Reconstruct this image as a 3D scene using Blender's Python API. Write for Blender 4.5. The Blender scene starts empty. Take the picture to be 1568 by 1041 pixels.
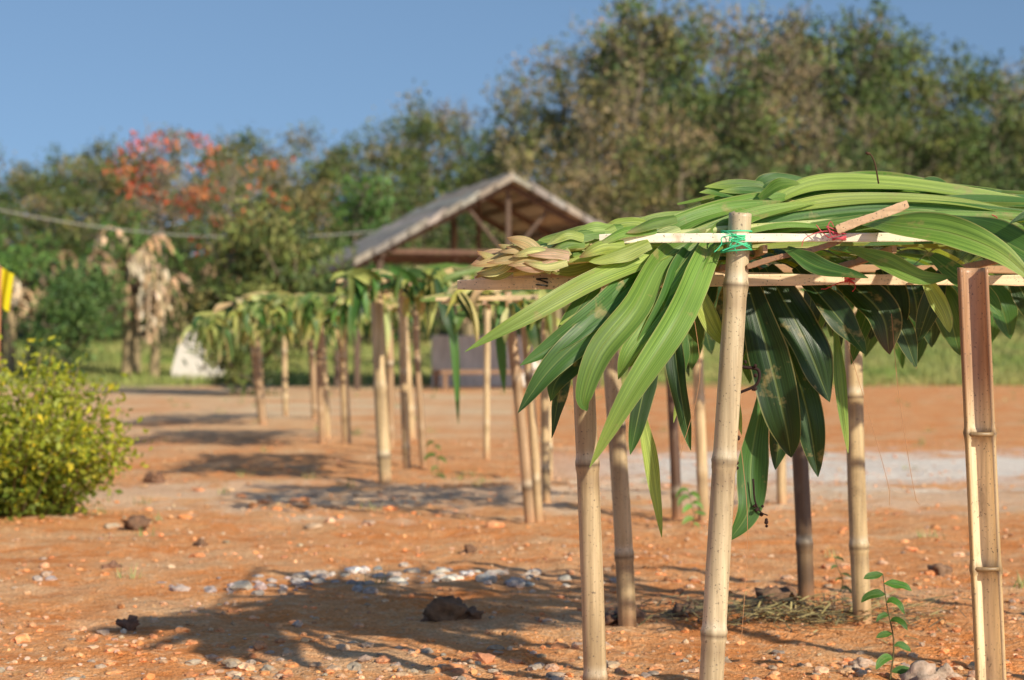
import bpy, math, random
from mathutils import Vector, Matrix, noise
import bmesh
sc = bpy.context.scene
R = random.Random(7)
V = Vector

# ------------------------------------------------------------------ helpers
class MB:
    def __init__(s):
        s.v=[]; s.f=[]; s.c=[]; s.uv=[]; s.m=[]; s.sm=[]
    def add(s, verts, faces, cols, uvs=None, mat=0, smooth=True):
        o=len(s.v); s.v+=verts
        s.c+= cols if isinstance(cols,list) else [cols]*len(verts)
        s.uv+= uvs if uvs else [(0,0)]*len(verts)
        for f in faces:
            s.f.append(tuple(i+o for i in f)); s.m.append(mat); s.sm.append(smooth)
    def mesh(s,name,mats):
        me=bpy.data.meshes.new(name)
        me.from_pydata([tuple(v) for v in s.v],[],s.f)
        a=me.color_attributes.new('col','FLOAT_COLOR','POINT')
        buf=[]
        for c in s.c: buf+=[c[0],c[1],c[2],1.0]
        a.data.foreach_set('color',buf)
        ul=me.uv_layers.new(name='UVMap')
        li=[0]*len(me.loops); me.loops.foreach_get('vertex_index',li)
        ub=[]
        for i in li: ub+=[s.uv[i][0],s.uv[i][1]]
        ul.data.foreach_set('uv',ub)
        for m in mats: me.materials.append(m)
        me.polygons.foreach_set('material_index',s.m)
        me.polygons.foreach_set('use_smooth',s.sm)
        me.update()
        return me
    def build(s,name,mats,parent=None):
        ob=bpy.data.objects.new(name,s.mesh(name,mats))
        sc.collection.objects.link(ob)
        if parent: ob.parent=parent
        return ob
def empty(name,loc=(0,0,0)):
    e=bpy.data.objects.new(name,None); e.location=loc; e.empty_display_size=.2
    sc.collection.objects.link(e); return e
def cr(pts,t):
    n=len(pts)-1; x=t*n; i=min(int(x),n-1); u=x-i
    p1=pts[i];p2=pts[i+1]
    p0=pts[i-1] if i>0 else p1*2-p2
    p3=pts[i+2] if i+2<=n else p2*2-p1
    return .5*((2*p1)+(p2-p0)*u+(2*p0-5*p1+4*p2-p3)*u*u+(3*p1-p0-3*p2+p3)*u**3)
def mixc(a,b,t): return tuple(a[i]*(1-t)+b[i]*t for i in range(3))
def jit(c,a,r=R):
    k=1+r.uniform(-a,a); return (c[0]*k*(1+r.uniform(-a,a)*.4),c[1]*k,c[2]*k*(1+r.uniform(-a,a)*.4))

def leaf(mb,pts,w,N,col,tip=None,nseg=20,nc=6,fold=.25,wave=.12,mat=0,base=.35,twist=0,r=R):
    pts=[V(p) for p in pts]; N=V(N)
    tip=tip or col
    ph=r.uniform(0,6); fr=r.uniform(7,13); ph2=r.uniform(0,6); uo=r.randrange(50)*3
    vs=[];cs=[];us=[]
    for i in range(nseg+1):
        t=i/nseg
        p=cr(pts,t); T=(cr(pts,min(1,t+.02))-cr(pts,max(0,t-.02))).normalized()
        n=N.copy()
        if twist: n=Matrix.Rotation(twist*t,3,T)@n
        S=T.cross(n)
        if S.length<1e-4: S=T.cross(V((.3,.2,1)))
        S.normalize(); n=S.cross(T).normalized()
        wd=.5*w*(base+(1-base)*min(1,(t/.35))**.8)*(1-max(0,(t-.35)/.65)**2.3)**.85
        wd=max(wd,.0008)
        for j in range(nc+1):
            k=2*j/nc-1
            h=fold*abs(k)**1.3*wd+ wave*wd*abs(k)**2*math.sin(t*fr+ph+ (1.7 if k>0 else 0))+ .06*wd*math.sin(k*5+ph2+t*4)
            vs.append(p+S*(k*wd)+n*h)
            cs.append(mixc(col,tip,max(0,(t-.6)/.4)**1.5)); us.append((j/nc,t+uo))
    fs=[]
    for i in range(nseg):
        for j in range(nc):
            a=i*(nc+1)+j; fs.append((a,a+1,a+nc+2,a+nc+1))
    mb.add(vs,fs,cs,us,mat)

def tube(mb,pts,rads,cols,ns=8,mat=0,cap=True,sq=1.0,nseg=None):
    pts=[V(p) for p in pts]
    if nseg is None: nseg=len(pts)-1
    vs=[];cs=[];us=[]; L=0; last=None; X=None
    for i in range(nseg+1):
        t=i/nseg; p=cr(pts,t) if nseg!=len(pts)-1 else pts[i]
        T=(cr(pts,min(1,t+.01))-cr(pts,max(0,t-.01))).normalized()
        if X is None:
            X=T.cross(V((0,1,.05)) if abs(T.y)<.9 else V((1,0,0))).normalized()
        X=(X-T*X.dot(T)).normalized(); Y=T.cross(X)
        if last is not None: L+=(p-last).length
        last=p
        x=t*(len(rads)-1); q=min(int(x),len(rads)-2); rr=rads[q]*(1-(x-q))+rads[q+1]*(x-q)
        c=cols(t) if callable(cols) else cols
        for j in range(ns):
            a=2*math.pi*(j+.5)/ns
            vs.append(p+X*(math.cos(a)*rr)+Y*(math.sin(a)*rr*sq)); cs.append(c); us.append((j/ns,L))
    fs=[]
    for i in range(nseg):
        for j in range(ns):
            k=(j+1)%ns; fs.append((i*ns+j,i*ns+k,(i+1)*ns+k,(i+1)*ns+j))
    if cap:
        fs.append(tuple(range(ns))[::-1]); fs.append(tuple(nseg*ns+j for j in range(ns)))
    mb.add(vs,fs,cs,us,mat,smooth=ns>4)

# ------------------------------------------------------------------ materials
def newmat(name):
    m=bpy.data.materials.new(name); m.use_nodes=True
    nt=m.node_tree; nt.nodes.clear(); return m,nt
def N_(nt,t,**k):
    n=nt.nodes.new(t)
    for a,b in k.items(): setattr(n,a,b)
    return n
def mixn(nt,typ,fac,a,b):
    n=nt.nodes.new('ShaderNodeMix'); n.data_type='RGBA'; n.blend_type=typ
    for s,v in ((n.inputs[0],fac),(n.inputs[6],a),(n.inputs[7],b)):
        if hasattr(v,'is_output'): nt.links.new(v,s)
        elif isinstance(v,(int,float)): s.default_value=v
        else: s.default_value=(*v,1)
    return n.outputs[2]
def noi(nt,vec,scale,det=4,rough=.6):
    n=nt.nodes.new('ShaderNodeTexNoise'); n.inputs['Scale'].default_value=scale
    n.inputs['Detail'].default_value=det; n.inputs['Roughness'].default_value=rough
    nt.links.new(vec,n.inputs['Vector']); return n.outputs['Fac']
def ramp(nt,fac,a,b,ca=(0,0,0),cb=(1,1,1)):
    n=nt.nodes.new('ShaderNodeValToRGB'); e=n.color_ramp.elements
    e[0].position=a;e[1].position=b;e[0].color=(*ca,1);e[1].color=(*cb,1)
    nt.links.new(fac,n.inputs[0]); return n.outputs[0]
def math_(nt,op,a,b=None):
    n=nt.nodes.new('ShaderNodeMath'); n.operation=op
    for i,v in enumerate((a,b)):
        if v is None: continue
        if hasattr(v,'is_output'): nt.links.new(v,n.inputs[i])
        else: n.inputs[i].default_value=v
    return n.outputs[0]
def mapping(nt,vec,scale):
    n=nt.nodes.new('ShaderNodeMapping'); n.inputs['Scale'].default_value=scale
    nt.links.new(vec,n.inputs['Vector']); return n.outputs[0]

def leaf_mat(name,veins=True,rough=.38,trans=.28,objvar=0.0):
    m,nt=newmat(name)
    at=N_(nt,'ShaderNodeAttribute',attribute_name='col')
    col=at.outputs['Color']
    bs=N_(nt,'ShaderNodeBsdfPrincipled'); bs.inputs['Roughness'].default_value=rough
    bs.inputs['Specular IOR Level'].default_value=.5 if veins else .3
    if veins:
        tc=N_(nt,'ShaderNodeTexCoord')
        sep=N_(nt,'ShaderNodeSeparateXYZ'); nt.links.new(tc.outputs['UV'],sep.inputs[0])
        st=noi(nt,mapping(nt,tc.outputs['UV'],(24,1.0,1)),1.0,1,.5)
        st2=noi(nt,mapping(nt,tc.outputs['UV'],(85,1.6,1)),1.0,1,.5)
        u=math_(nt,'ABSOLUTE',math_(nt,'SUBTRACT',sep.outputs[0],.5))
        rib=ramp(nt,u,.012,.04,(1,1,1),(0,0,0))
        col=mixn(nt,'MULTIPLY',.7,col,ramp(nt,st,.32,.68,(.5,.58,.5),(1.4,1.32,1.3)))
        col=mixn(nt,'MULTIPLY',.55,col,ramp(nt,st2,.35,.65,(.6,.65,.6),(1.3,1.25,1.3)))
        col=mixn(nt,'MIX',math_(nt,'MULTIPLY',rib,.4),col,(.30,.38,.12))
        edge=ramp(nt,u,.46,.495)
        col=mixn(nt,'MIX',math_(nt,'MULTIPLY',edge,.6),col,(.46,.42,.17))
        bl=noi(nt,tc.outputs['Object'],11,4,.7)
        col=mixn(nt,'MIX',ramp(nt,bl,.60,.70,(0,0,0),(.6,.6,.6)),col,(.42,.32,.13))
        bl2=noi(nt,tc.outputs['Object'],4,1,.5)
        col=mixn(nt,'MULTIPLY',.6,col,ramp(nt,bl2,.3,.7,(.65,.7,.6),(1.25,1.2,1.3)))
        bp=N_(nt,'ShaderNodeBump'); bp.inputs['Strength'].default_value=.5; bp.inputs['Distance'].default_value=.002
        hh=math_(nt,'ADD',st,math_(nt,'MULTIPLY',rib,-1.0)); hh=math_(nt,'ADD',hh,math_(nt,'MULTIPLY',st2,.5)); nt.links.new(hh,bp.inputs['Height'])
        nt.links.new(bp.outputs[0],bs.inputs['Normal'])
        rr=N_(nt,'ShaderNodeMapRange'); nt.links.new(bl2,rr.inputs[0]); rr.inputs[3].default_value=rough-.08; rr.inputs[4].default_value=rough+.2
        nt.links.new(rr.outputs[0],bs.inputs['Roughness'])
    if objvar:
        oi=N_(nt,'ShaderNodeObjectInfo')
        col=mixn(nt,'MULTIPLY',objvar,col,ramp(nt,oi.outputs['Random'],0,1,(.7,.85,.65),(1.3,1.1,.95)))
    nt.links.new(col,bs.inputs['Base Color'])
    o=N_(nt,'ShaderNodeOutputMaterial')
    if trans>0:
        tr=N_(nt,'ShaderNodeBsdfTranslucent')
        nt.links.new(mixn(nt,'MULTIPLY',1.0,col,(1.8,1.9,.6)),tr.inputs[0])
        mx=N_(nt,'ShaderNodeMixShader'); mx.inputs[0].default_value=trans
        nt.links.new(bs.outputs[0],mx.inputs[1]); nt.links.new(tr.outputs[0],mx.inputs[2])
        nt.links.new(mx.outputs[0],o.inputs[0])
    else: nt.links.new(bs.outputs[0],o.inputs[0])
    return m
def streak_mat(name,scale=(60,60,3),rough=.5,amt=.6,stain=(.10,.07,.045),bump=.3):
    m,nt=newmat(name)
    at=N_(nt,'ShaderNodeAttribute',attribute_name='col'); tc=N_(nt,'ShaderNodeTexCoord')
    col=at.outputs['Color']
    st=noi(nt,mapping(nt,tc.outputs['Object'],scale),1,3,.6)
    col=mixn(nt,'MULTIPLY',amt,col,ramp(nt,st,.3,.7,(.6,.55,.5),(1.25,1.25,1.25)))
    bl=noi(nt,mapping(nt,tc.outputs['Object'],(18,18,7)),1,4,.7)
    col=mixn(nt,'MIX',ramp(nt,bl,.56,.78,(0,0,0),(.7,.7,.7)),col,stain)
    sp=noi(nt,tc.outputs['Object'],160,1,.5)
    col=mixn(nt,'MIX',ramp(nt,sp,.66,.73,(0,0,0),(.7,.7,.7)),col,(.08,.06,.05))
    bs=N_(nt,'ShaderNodeBsdfPrincipled'); bs.inputs['Roughness'].default_value=rough
    nt.links.new(col,bs.inputs['Base Color'])
    if bump:
        bp=N_(nt,'ShaderNodeBump'); bp.inputs['Strength'].default_value=bump; bp.inputs['Distance'].default_value=.002
        nt.links.new(st,bp.inputs['Height']); nt.links.new(bp.outputs[0],bs.inputs['Normal'])
    o=N_(nt,'ShaderNodeOutputMaterial'); nt.links.new(bs.outputs[0],o.inputs[0]); return m
M_leaf=leaf_mat('strap_leaf')
M_leaf2=leaf_mat('strap_leaf_plain',veins=False,rough=.45,trans=.2)
M_fol=leaf_mat('foliage',veins=False,rough=.6,trans=0,objvar=.8)
M_fol1=leaf_mat('foliage_translucent',veins=False,rough=.5,trans=.3)
M_fol2=leaf_mat('foliage_plain',veins=False,rough=.6,trans=0)
M_bam=streak_mat('bamboo',rough=.42,amt=.8,stain=(.26,.18,.11))
M_lath=streak_mat('split_bamboo',(6,70,70),.6,.5,(.45,.30,.17))
M_bark=leaf_mat('bark',veins=False,rough=.85,trans=0)
M_wood=streak_mat('weathered_wood',(10,10,2),.8,.6)
M_str=leaf_mat('string',veins=False,rough=.5,trans=0)

def rock_mat():
    m,nt=newmat('stone')
    at=N_(nt,'ShaderNodeAttribute',attribute_name='col'); tc=N_(nt,'ShaderNodeTexCoord')
    n=noi(nt,tc.outputs['Object'],45,4,.7)
    col=mixn(nt,'MULTIPLY',.8,at.outputs['Color'],ramp(nt,n,.3,.7,(.5,.45,.42),(1.35,1.35,1.35)))
    bs=N_(nt,'ShaderNodeBsdfPrincipled'); bs.inputs['Roughness'].default_value=.9
    nt.links.new(col,bs.inputs['Base Color'])
    bp=N_(nt,'ShaderNodeBump'); bp.inputs['Strength'].default_value=.8; bp.inputs['Distance'].default_value=.008
    nt.links.new(n,bp.inputs['Height']); nt.links.new(bp.outputs[0],bs.inputs['Normal'])
    o=N_(nt,'ShaderNodeOutputMaterial'); nt.links.new(bs.outputs[0],o.inputs[0]); return m
M_rock=rock_mat()

def ground_mat():
    m,nt=newmat('red_earth')
    tc=N_(nt,'ShaderNodeTexCoord'); P=tc.outputs['Object']
    sep=N_(nt,'ShaderNodeSeparateXYZ'); nt.links.new(P,sep.inputs[0]); X,Y=sep.outputs[0],sep.outputs[1]
    big=noi(nt,P,.45,2,.6); med=noi(nt,P,2.3,4,.65); fine=noi(nt,P,14,4,.7); gr=noi(nt,P,80,3,.7)
    col=mixn(nt,'MIX',ramp(nt,med,.35,.68),(.84,.30,.085),(.88,.46,.20))
    col=mixn(nt,'MIX',ramp(nt,fine,.50,.70,(0,0,0),(.7,.7,.7)),col,(.92,.62,.36))
    col=mixn(nt,'MIX',ramp(nt,noi(nt,P,1.1,4,.7),.50,.64,(0,0,0),(.65,.65,.65)),col,(.86,.58,.33))
    def band(c,w,nz,amt,s=3.2):
        d=math_(nt,'ABSOLUTE',math_(nt,'SUBTRACT',Y,c))
        d=math_(nt,'ADD',math_(nt,'DIVIDE',d,w),math_(nt,'MULTIPLY',math_(nt,'SUBTRACT',nz,.5),s))
        return ramp(nt,d,.35,1.15,(amt,)*3,(0,0,0))
    right=ramp(nt,math_(nt,'DIVIDE',X,10.0),-.02,.12)
    bR=math_(nt,'MULTIPLY',band(15.6,2.6,med,.95),right)
    col=mixn(nt,'MIX',bR,col,(.98,.90,.78))
    col=mixn(nt,'MIX',band(12.8,1.4,med,.6,5.0),col,(.94,.76,.54))
    left=ramp(nt,math_(nt,'DIVIDE',X,10.0),-.35,0,(1,1,1),(0,0,0))
    far=ramp(nt,math_(nt,'DIVIDE',Y,50.0),.30,.55)
    col=mixn(nt,'MIX',math_(nt,'MULTIPLY',math_(nt,'MULTIPLY',far,left),ramp(nt,big,.3,.6)),col,(.90,.66,.40))
    col=mixn(nt,'MULTIPLY',math_(nt,'MULTIPLY',ramp(nt,noi(nt,mapping(nt,P,(.6,1.6,1)),1.7,3,.7),.55,.68),.45),col,(.65,.50,.42))
    col=mixn(nt,'MULTIPLY',.8,col,ramp(nt,gr,.32,.68,(.60,.50,.45),(1.2,1.22,1.25)))
    vo=N_(nt,'ShaderNodeTexVoronoi'); vo.inputs['Scale'].default_value=38; nt.links.new(P,vo.inputs['Vector'])
    spk=math_(nt,'MULTIPLY',ramp(nt,vo.outputs['Distance'],.16,.30,(1,1,1),(0,0,0)),ramp(nt,med,.42,.6))
    col=mixn(nt,'MIX',math_(nt,'MULTIPLY',spk,.5),col,(.84,.65,.46))
    g=math_(nt,'ADD',math_(nt,'DIVIDE',Y,100.0),math_(nt,'MULTIPLY',math_(nt,'SUBTRACT',big,.5),.14))
    gm=ramp(nt,g,.42,.46)
    gc=mixn(nt,'MIX',ramp(nt,med,.35,.65),(.17,.25,.06),(.34,.34,.13))
    col=mixn(nt,'MIX',gm,col,gc)
    hf=ramp(nt,math_(nt,'DIVIDE',Y,100.0),.62,.68)
    col=mixn(nt,'MIX',hf,col,(.10,.10,.045))
    bs=N_(nt,'ShaderNodeBsdfPrincipled'); bs.inputs['Roughness'].default_value=.95; bs.inputs['Specular IOR Level'].default_value=.1
    nt.links.new(col,bs.inputs['Base Color'])
    h=math_(nt,'ADD',fine,math_(nt,'MULTIPLY',gr,.5))
    bp=N_(nt,'ShaderNodeBump'); bp.inputs['Strength'].default_value=1; bp.inputs['Distance'].default_value=.028
    nt.links.new(h,bp.inputs['Height']); nt.links.new(bp.outputs[0],bs.inputs['Normal'])
    o=N_(nt,'ShaderNodeOutputMaterial'); nt.links.new(bs.outputs[0],o.inputs[0]); return m
M_ground=ground_mat()

# ------------------------------------------------------------------ terrain
def sst(a,b,x):
    t=min(1,max(0,(x-a)/(b-a))); return t*t*(3-2*t)
def gz(x,y):
    z=.022*noise.noise(V((x*1.3,y*1.3,0)))+.018*noise.noise(V((x*4,y*4,3)))
    if y<16: z+=.014*noise.noise(V((x*11,y*11,5)))
    z*=1 if y<40 else .5
    z+=sst(43,66,y)*(.95+.45*sst(-4,8,x))
    z+=sst(64,130,y)*(5+max(-2,min(9,(x+22)*.16)))
    return z
ys=[-9+i*.5 for i in range(24)]
y=3.0
while y<700: ys.append(y); y+=max(.025,.0075*y)
NC=300
vs=[];fs=[]
for yy in ys:
    hw=7+max(0,yy)*.85
    for j in range(NC+1):
        k=2*j/NC-1; x=hw*(.40*k+.60*k**3)
        vs.append((x,yy,gz(x,yy)))
for i in range(len(ys)-1):
    for j in range(NC):
        a=i*(NC+1)+j; fs.append((a,a+1,a+NC+2,a+NC+1))
me=bpy.data.meshes.new('ground'); me.from_pydata(vs,[],fs); me.materials.append(M_ground)
me.polygons.foreach_set('use_smooth',[True]*len(fs))
g=bpy.data.objects.new('ground',me); sc.collection.objects.link(g)

# ------------------------------------------------------------------ stones / gravel
def ico(sub):
    bm=bmesh.new(); bmesh.ops.create_icosphere(bm,subdivisions=sub,radius=1)
    v=[x.co.copy() for x in bm.verts]; f=[tuple(q.index for q in p.verts) for p in bm.faces]; bm.free(); return v,f
I1=ico(1); I2=ico(2); I3=ico(3)
def stone(mb,x,y,s,c,I,flat=.6,sink=.25,rough=.45):
    v,f=I; sd=R.uniform(0,99); a=R.uniform(0,6.3)
    sx,sy,sz=s*R.uniform(.7,1.3),s*R.uniform(.7,1.2),s*flat*R.uniform(.7,1.2)
    z0=gz(x,y)+sz*(1-sink*2)*.7
    out=[]
    for p in v:
        d=1+rough*noise.noise(p*1.4+V((sd,0,0)))+rough*.7*noise.noise(p*3.5+V((sd,5,0)))
        q=V((p.x*sx*d,p.y*sy*d,p.z*sz*d)); 
        out.append(V((x+q.x*math.cos(a)-q.y*math.sin(a),y+q.x*math.sin(a)+q.y*math.cos(a),z0+q.z)))
    mb.add(out,f,c,None,0,smooth=(I is I3))
SC=[(.78,.32,.12),(.70,.40,.21),(.56,.40,.27),(.70,.46,.29),(.58,.27,.13),(.80,.38,.17),(.74,.32,.13)]
GY=[(.44,.35,.27),(.50,.39,.30),(.38,.29,.22)]
mb=MB()
for i in range(20000):
    y=4.3+ 16*R.random()**1.5; x=R.uniform(-1,1)*(.30*y+.4)
    if noise.noise(V((x*.9,y*.9,7)))+R.uniform(-.45,.35)<-.05: continue
    s=.004+.013*R.random()**3
    stone(mb,x,y,s,jit(R.choice(SC),.3),I1)
mb.build('gravel',[M_rock])
mb=MB()
def cluster(x,y,rx,ry,n,smin,smax,cols,flat=.55):
    for i in range(n):
        a=R.gauss(0,.5);b=R.gauss(0,.5)
        stone(mb,x+a*rx,y+b*ry,R.uniform(smin,smax)*R.uniform(.4,1),jit(R.choice(cols),.2),I2,flat,.3)
WH=[(.60,.54,.47),(.52,.45,.38),(.68,.62,.54),(.46,.38,.32)]
cluster(-.42,8.45,.5,.22,50,.015,.05,WH)
cluster(-.05,8.3,.5,.25,40,.012,.045,WH+GY)
cluster(-1.0,8.2,.6,.25,40,.012,.05,[(.46,.38,.34),(.40,.33,.29)])
cluster(-.9,6.2,.9,.6,60,.008,.030,SC+GY)
cluster(.1,6.1,1.3,.5,130,.008,.032,SC+GY)
cluster(-.6,5.9,1.2,.4,110,.008,.032,SC+GY)
cluster(-1.2,6.6,.8,.5,50,.01,.035,SC+GY)
cluster(1.2,8.3,.9,1.2,60,.012,.032,SC)
cluster(1.3,6.0,.3,.3,60,.008,.03,SC+GY)
cluster(2.0,10,1.0,2.0,50,.015,.045,SC)
cluster(-2.0,9,1.0,2.0,40,.012,.04,SC)
cluster(-1.5,12.0,1.3,1.2,40,.02,.05,SC)
mb.build('rubble_stones',[M_rock])
mb=MB()
for (x,y,s) in [(-.23,7.15,.065),(-.15,7.18,.04),(-.28,7.2,.04),(.98,7.5,.075),(1.03,7.55,.05),(.63,7.25,.05),(.70,7.3,.04),
                (.40,7.05,.06),(.33,7.0,.04),(-1.33,6.9,.03),(-2.0,10.6,.06),(-2.5,14,.07),(1.85,8.6,.05),(-1.75,8.7,.035),(-.2,9.4,.035),(-1.5,9.6,.03)]:
    stone(mb,x,y,s,jit((.22,.12,.07),.2),I3,.75,rough=.9)
mb.build('dark_clods',[M_rock])
mb=MB()
for (x,y,s) in [(1.19,5.75,.05),(1.27,5.85,.035),(1.10,6.2,.03),(1.02,5.95,.025)]:
    stone(mb,x,y,s,jit((.52,.38,.29),.1),I3,.7,rough=.9)
mb.build('rocks',[M_rock])

mb=MB()
for i in range(1300):
    x=1.0+R.gauss(0,.26); y=7.15+R.gauss(0,.18); a=R.uniform(0,6.3); L=R.uniform(.03,.10); z=gz(x,y)+R.uniform(.004,.05)
    d=V((math.cos(a),math.sin(a),R.uniform(-.2,.3)))*L; p=V((x,y,z)); s=V((-math.sin(a),math.cos(a),.3))*.003
    mb.add([p-s,p+s,p+d+s,p+d-s],[(0,1,2,3)],jit(R.choice([(.48,.36,.15),(.25,.2,.08),(.14,.10,.05)]),.2),None,0)
mb.build('straw_mulch',[M_fol2])

# ------------------------------------------------------------------ bamboo
def pole(parent,base,top,rad,nodes,col=(.60,.47,.28),bend=.01,name='bamboo_pole',ns=18):
    mb=MB(); b=V(base);t=V(top); b.z=gz(b.x,b.y)-.05
    L=(t-b).length; n=max(20,int(L/(.010 if base[1]<9 else .03))); ax=(t-b).normalized()
    X=ax.cross(V((0,1,0))).normalized(); Y=ax.cross(X)
    ph=R.uniform(0,6); vs=[];cs=[];us=[]
    for i in range(n+1):
        s=i/n*L; p=b+ax*s+X*bend*math.sin(s*2.3+ph)+Y*bend*.6*math.cos(s*1.9+ph)
        r=rad*(1.04-.08*i/n); c=mixc(col,(col[0]*.72,col[1]*.69,col[2]*.66),.5+.9*noise.noise(V((s*4,ph,0))))
        if s<.16: c=mixc((.50,.25,.12),c,s/.16)
        for nd in nodes:
            q=s-nd
            r*=1+.13*math.exp(-(q/.010)**2)+.09*math.exp(-((q+.018)/.006)**2)
            c=mixc(c,(.09,.055,.03),.85*math.exp(-((q+.006)/.006)**2))
            c=mixc(c,(.70,.62,.46),.6*math.exp(-((q-.020)/.012)**2))
            c=mixc(c,(.26,.17,.09),.5*math.exp(-((q+.05)/.03)**2))
        for j in range(ns):
            a=2*math.pi*j/ns; vs.append(p+X*math.cos(a)*r+Y*math.sin(a)*r); cs.append(c); us.append((j/ns,s))
    fs=[(i*ns+j,i*ns+(j+1)%ns,(i+1)*ns+(j+1)%ns,(i+1)*ns+j) for i in range(n) for j in range(ns)]
    o=len(vs); p=V((0,0,0))
    for k in range(ns): p=p+vs[n*ns+k]/ns
    for j in range(ns): vs.append(p+(vs[n*ns+j]-p)*.72+ax*R.uniform(-.006,.006)); cs.append((.5,.38,.22)); us.append((0,0))
    for j in range(ns): vs.append(p+(vs[n*ns+j]-p)*.68-ax*.05); cs.append((.08,.05,.03)); us.append((0,0))
    for j in range(ns):
        k=(j+1)%ns; fs.append((n*ns+j,n*ns+k,o+k,o+j)); fs.append((o+j,o+k,o+ns+k,o+ns+j))
    fs.append(tuple(o+ns+j for j in range(ns)))
    mb.add(vs,fs,cs,us,0); return mb.build(name,[M_bam],parent)
def split_pole(parent,base,top,rad,nodes):
    mb=MB(); b=V(base);t=V(top); b.z=gz(b.x,b.y)-.05
    L=(t-b).length; n=90; ax=(t-b).normalized(); X=V((1,0,0))
    m=14; vs=[];cs=[];us=[]
    A0=math.radians(38); span=math.radians(225)
    for i in range(n+1):
        s=i/n*L; p=b+ax*s
        bl=0
        for nd in nodes: bl+=math.exp(-((s-nd)/.010)**2)
        for side,rr in ((0,rad),(1,rad*.74)):
            for j in range(m+1):
                jj=j if side==0 else m-j
                a=-A0+span*jj/m
                r=rr*(1+.10*bl) if side==0 else rr*(1-.2*bl)
                vs.append(p+X*math.cos(a+.3)*r+V((0,1,0))*math.sin(a+.3)*r)
                c=(.60,.40,.17) if side==0 else (.86,.70,.46)
                c=mixc(c,(.34,.15,.07),.8*sst(L*.62,L*.82,s))  # shadow on the upper pole, painted as a darker reddish colour
                c=mixc(c,(.10,.05,.03),.7*min(1,bl)); cs.append(c); us.append((j/m,s))
    w=2*(m+1)
    fs=[(i*w+j,i*w+(j+1)%w,(i+1)*w+(j+1)%w,(i+1)*w+j) for i in range(n) for j in range(w)]
    fs.append(tuple(range(w))); fs.append(tuple(n*w+j for j in range(w)))
    mb.add(vs,fs,cs,us,0)
    for nd in nodes:
        p=b+ax*nd; q=[p]+[p+X*math.cos(-A0+.3+span*k/15)*rad*.8+V((0,1,0))*math.sin(-A0+.3+span*k/15)*rad*.8 for k in range(16)]
        mb.add(q,[(0,1+k,2+k) for k in range(15)],(.46,.32,.18),None,0)
        tube(mb,[p+V((-.03,-.008,0)),p+V((0,-.016,0)),p+V((.03,-.008,0))],[.006,.006],(.30,.2,.1),6,nseg=6)
    return mb.build('split_bamboo_pole',[M_bam],parent)
def lath(parent,a,b,w=.024,th=.010,col=(.70,.54,.36),name='bamboo_lath',bow=.006,horiz=False):
    mb=MB(); a=V(a);b=V(b); ax=(b-a).normalized(); Z=V((0,0,1)); S=ax.cross(Z).normalized(); U=S.cross(ax)
    if horiz: S,U=U,S
    n=40; vs=[];cs=[]; ph=R.uniform(0,6)
    for i in range(n+1):
        t=i/n; p=a.lerp(b,t)+U*bow*math.sin(t*5+ph)+S*bow*math.sin(t*4+ph)
        ww=w*(1+.10*math.sin(t*9+ph)+.16*noise.noise(V((t*30,ph,0)))); 
        if i in(0,n): ww*=.8
        c=jit(col,.07)
        for (k,l) in ((-1,-.8),(-1,.8),(-.8,1),(.8,1),(1,.8),(1,-.8),(.8,-1),(-.8,-1)):
            vs.append(p+S*k*th*.5+U*l*ww*.5); cs.append(c)
    fs=[(i*8+j,i*8+(j+1)%8,(i+1)*8+(j+1)%8,(i+1)*8+j) for i in range(n) for j in range(8)]
    fs.append(tuple(range(8))); fs.append(tuple(n*8+j for j in range(8)))
    mb.add(vs,fs,cs,None,0,smooth=False); return mb.build(name,[M_lath],parent)
def tie(parent,c,rad,col,n=5,h=.03,tails=True):
    mb=MB(); c=V(c)
    for k in range(n):
        pts=[];z0=R.uniform(-h,h); ti=R.uniform(-.5,.5)
        for i in range(17):
            a=2*math.pi*i/16; rr=rad*1.12
            pts.append(c+V((math.cos(a)*rr,math.sin(a)*rr*1.25,z0+math.cos(a)*rr*ti)))
        tube(mb,pts,[.0022,.0022],jit(col,.15),5)
    if tails:
        for k in range(4):
            p=c+V((R.uniform(-.02,.0),-rad*1.25,R.uniform(-.01,.02)))
            pts=[p]
            for i in range(4): p=p+V((R.uniform(-.035,.01),R.uniform(-.006,.006),R.uniform(-.022,.018))); pts.append(p)
            tube(mb,pts,[.002,.0012],jit(col,.15),4,nseg=12)
    mb.build('string_tie',[M_str],parent)

# ------------------------------------------------------------------ near shelter
S1=empty('leaf_shade_shelter')
pole(S1,(.522,5.26,0),(.600,5.26,1.335),.0315,[.28,.735,1.2],col=(.68,.56,.36),bend=.004)
pole(S1,(.228,5.42,0),(.182,5.42,1.17),.0305,[.13,.715],col=(.60,.46,.27),bend=.005)
split_pole(S1,(1.20,4.95,0),(1.145,4.95,1.18),.038,[.10,.485,.82])
pole(S1,(.398,6.93,0),(.325,6.93,1.22),.031,[.3,.75],col=(.56,.43,.25))
pole(S1,(1.095,7.44,0),(1.04,7.44,1.22),.030,[.29,.8],col=(.16,.10,.06))
pole(S1,(1.243,7.02,0),(1.20,7.02,1.22),.032,[.33,.86],col=(.62,.47,.26))
pole(S1,(2.05,5.3,0),(2.02,5.3,1.28),.032,[.3,.8])
pole(S1,(2.1,7.0,0),(2.06,7.0,1.25),.032,[.25,.8])
lath(S1,(.228,5.205,1.262),(2.12,5.16,1.285),.024,.012,(.95,.86,.68),bow=.004)
lath(S1,(-.145,5.30,1.150),(2.1,5.47,1.165),.030,.011,(.90,.68,.44))
lath(S1,(-.10,5.33,1.170),(.75,5.40,1.175),.018,.011,(.85,.62,.38))
lath(S1,(.2,6.93,1.19),(2.2,7.0,1.21),.025,.012,(.6,.42,.25))
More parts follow.
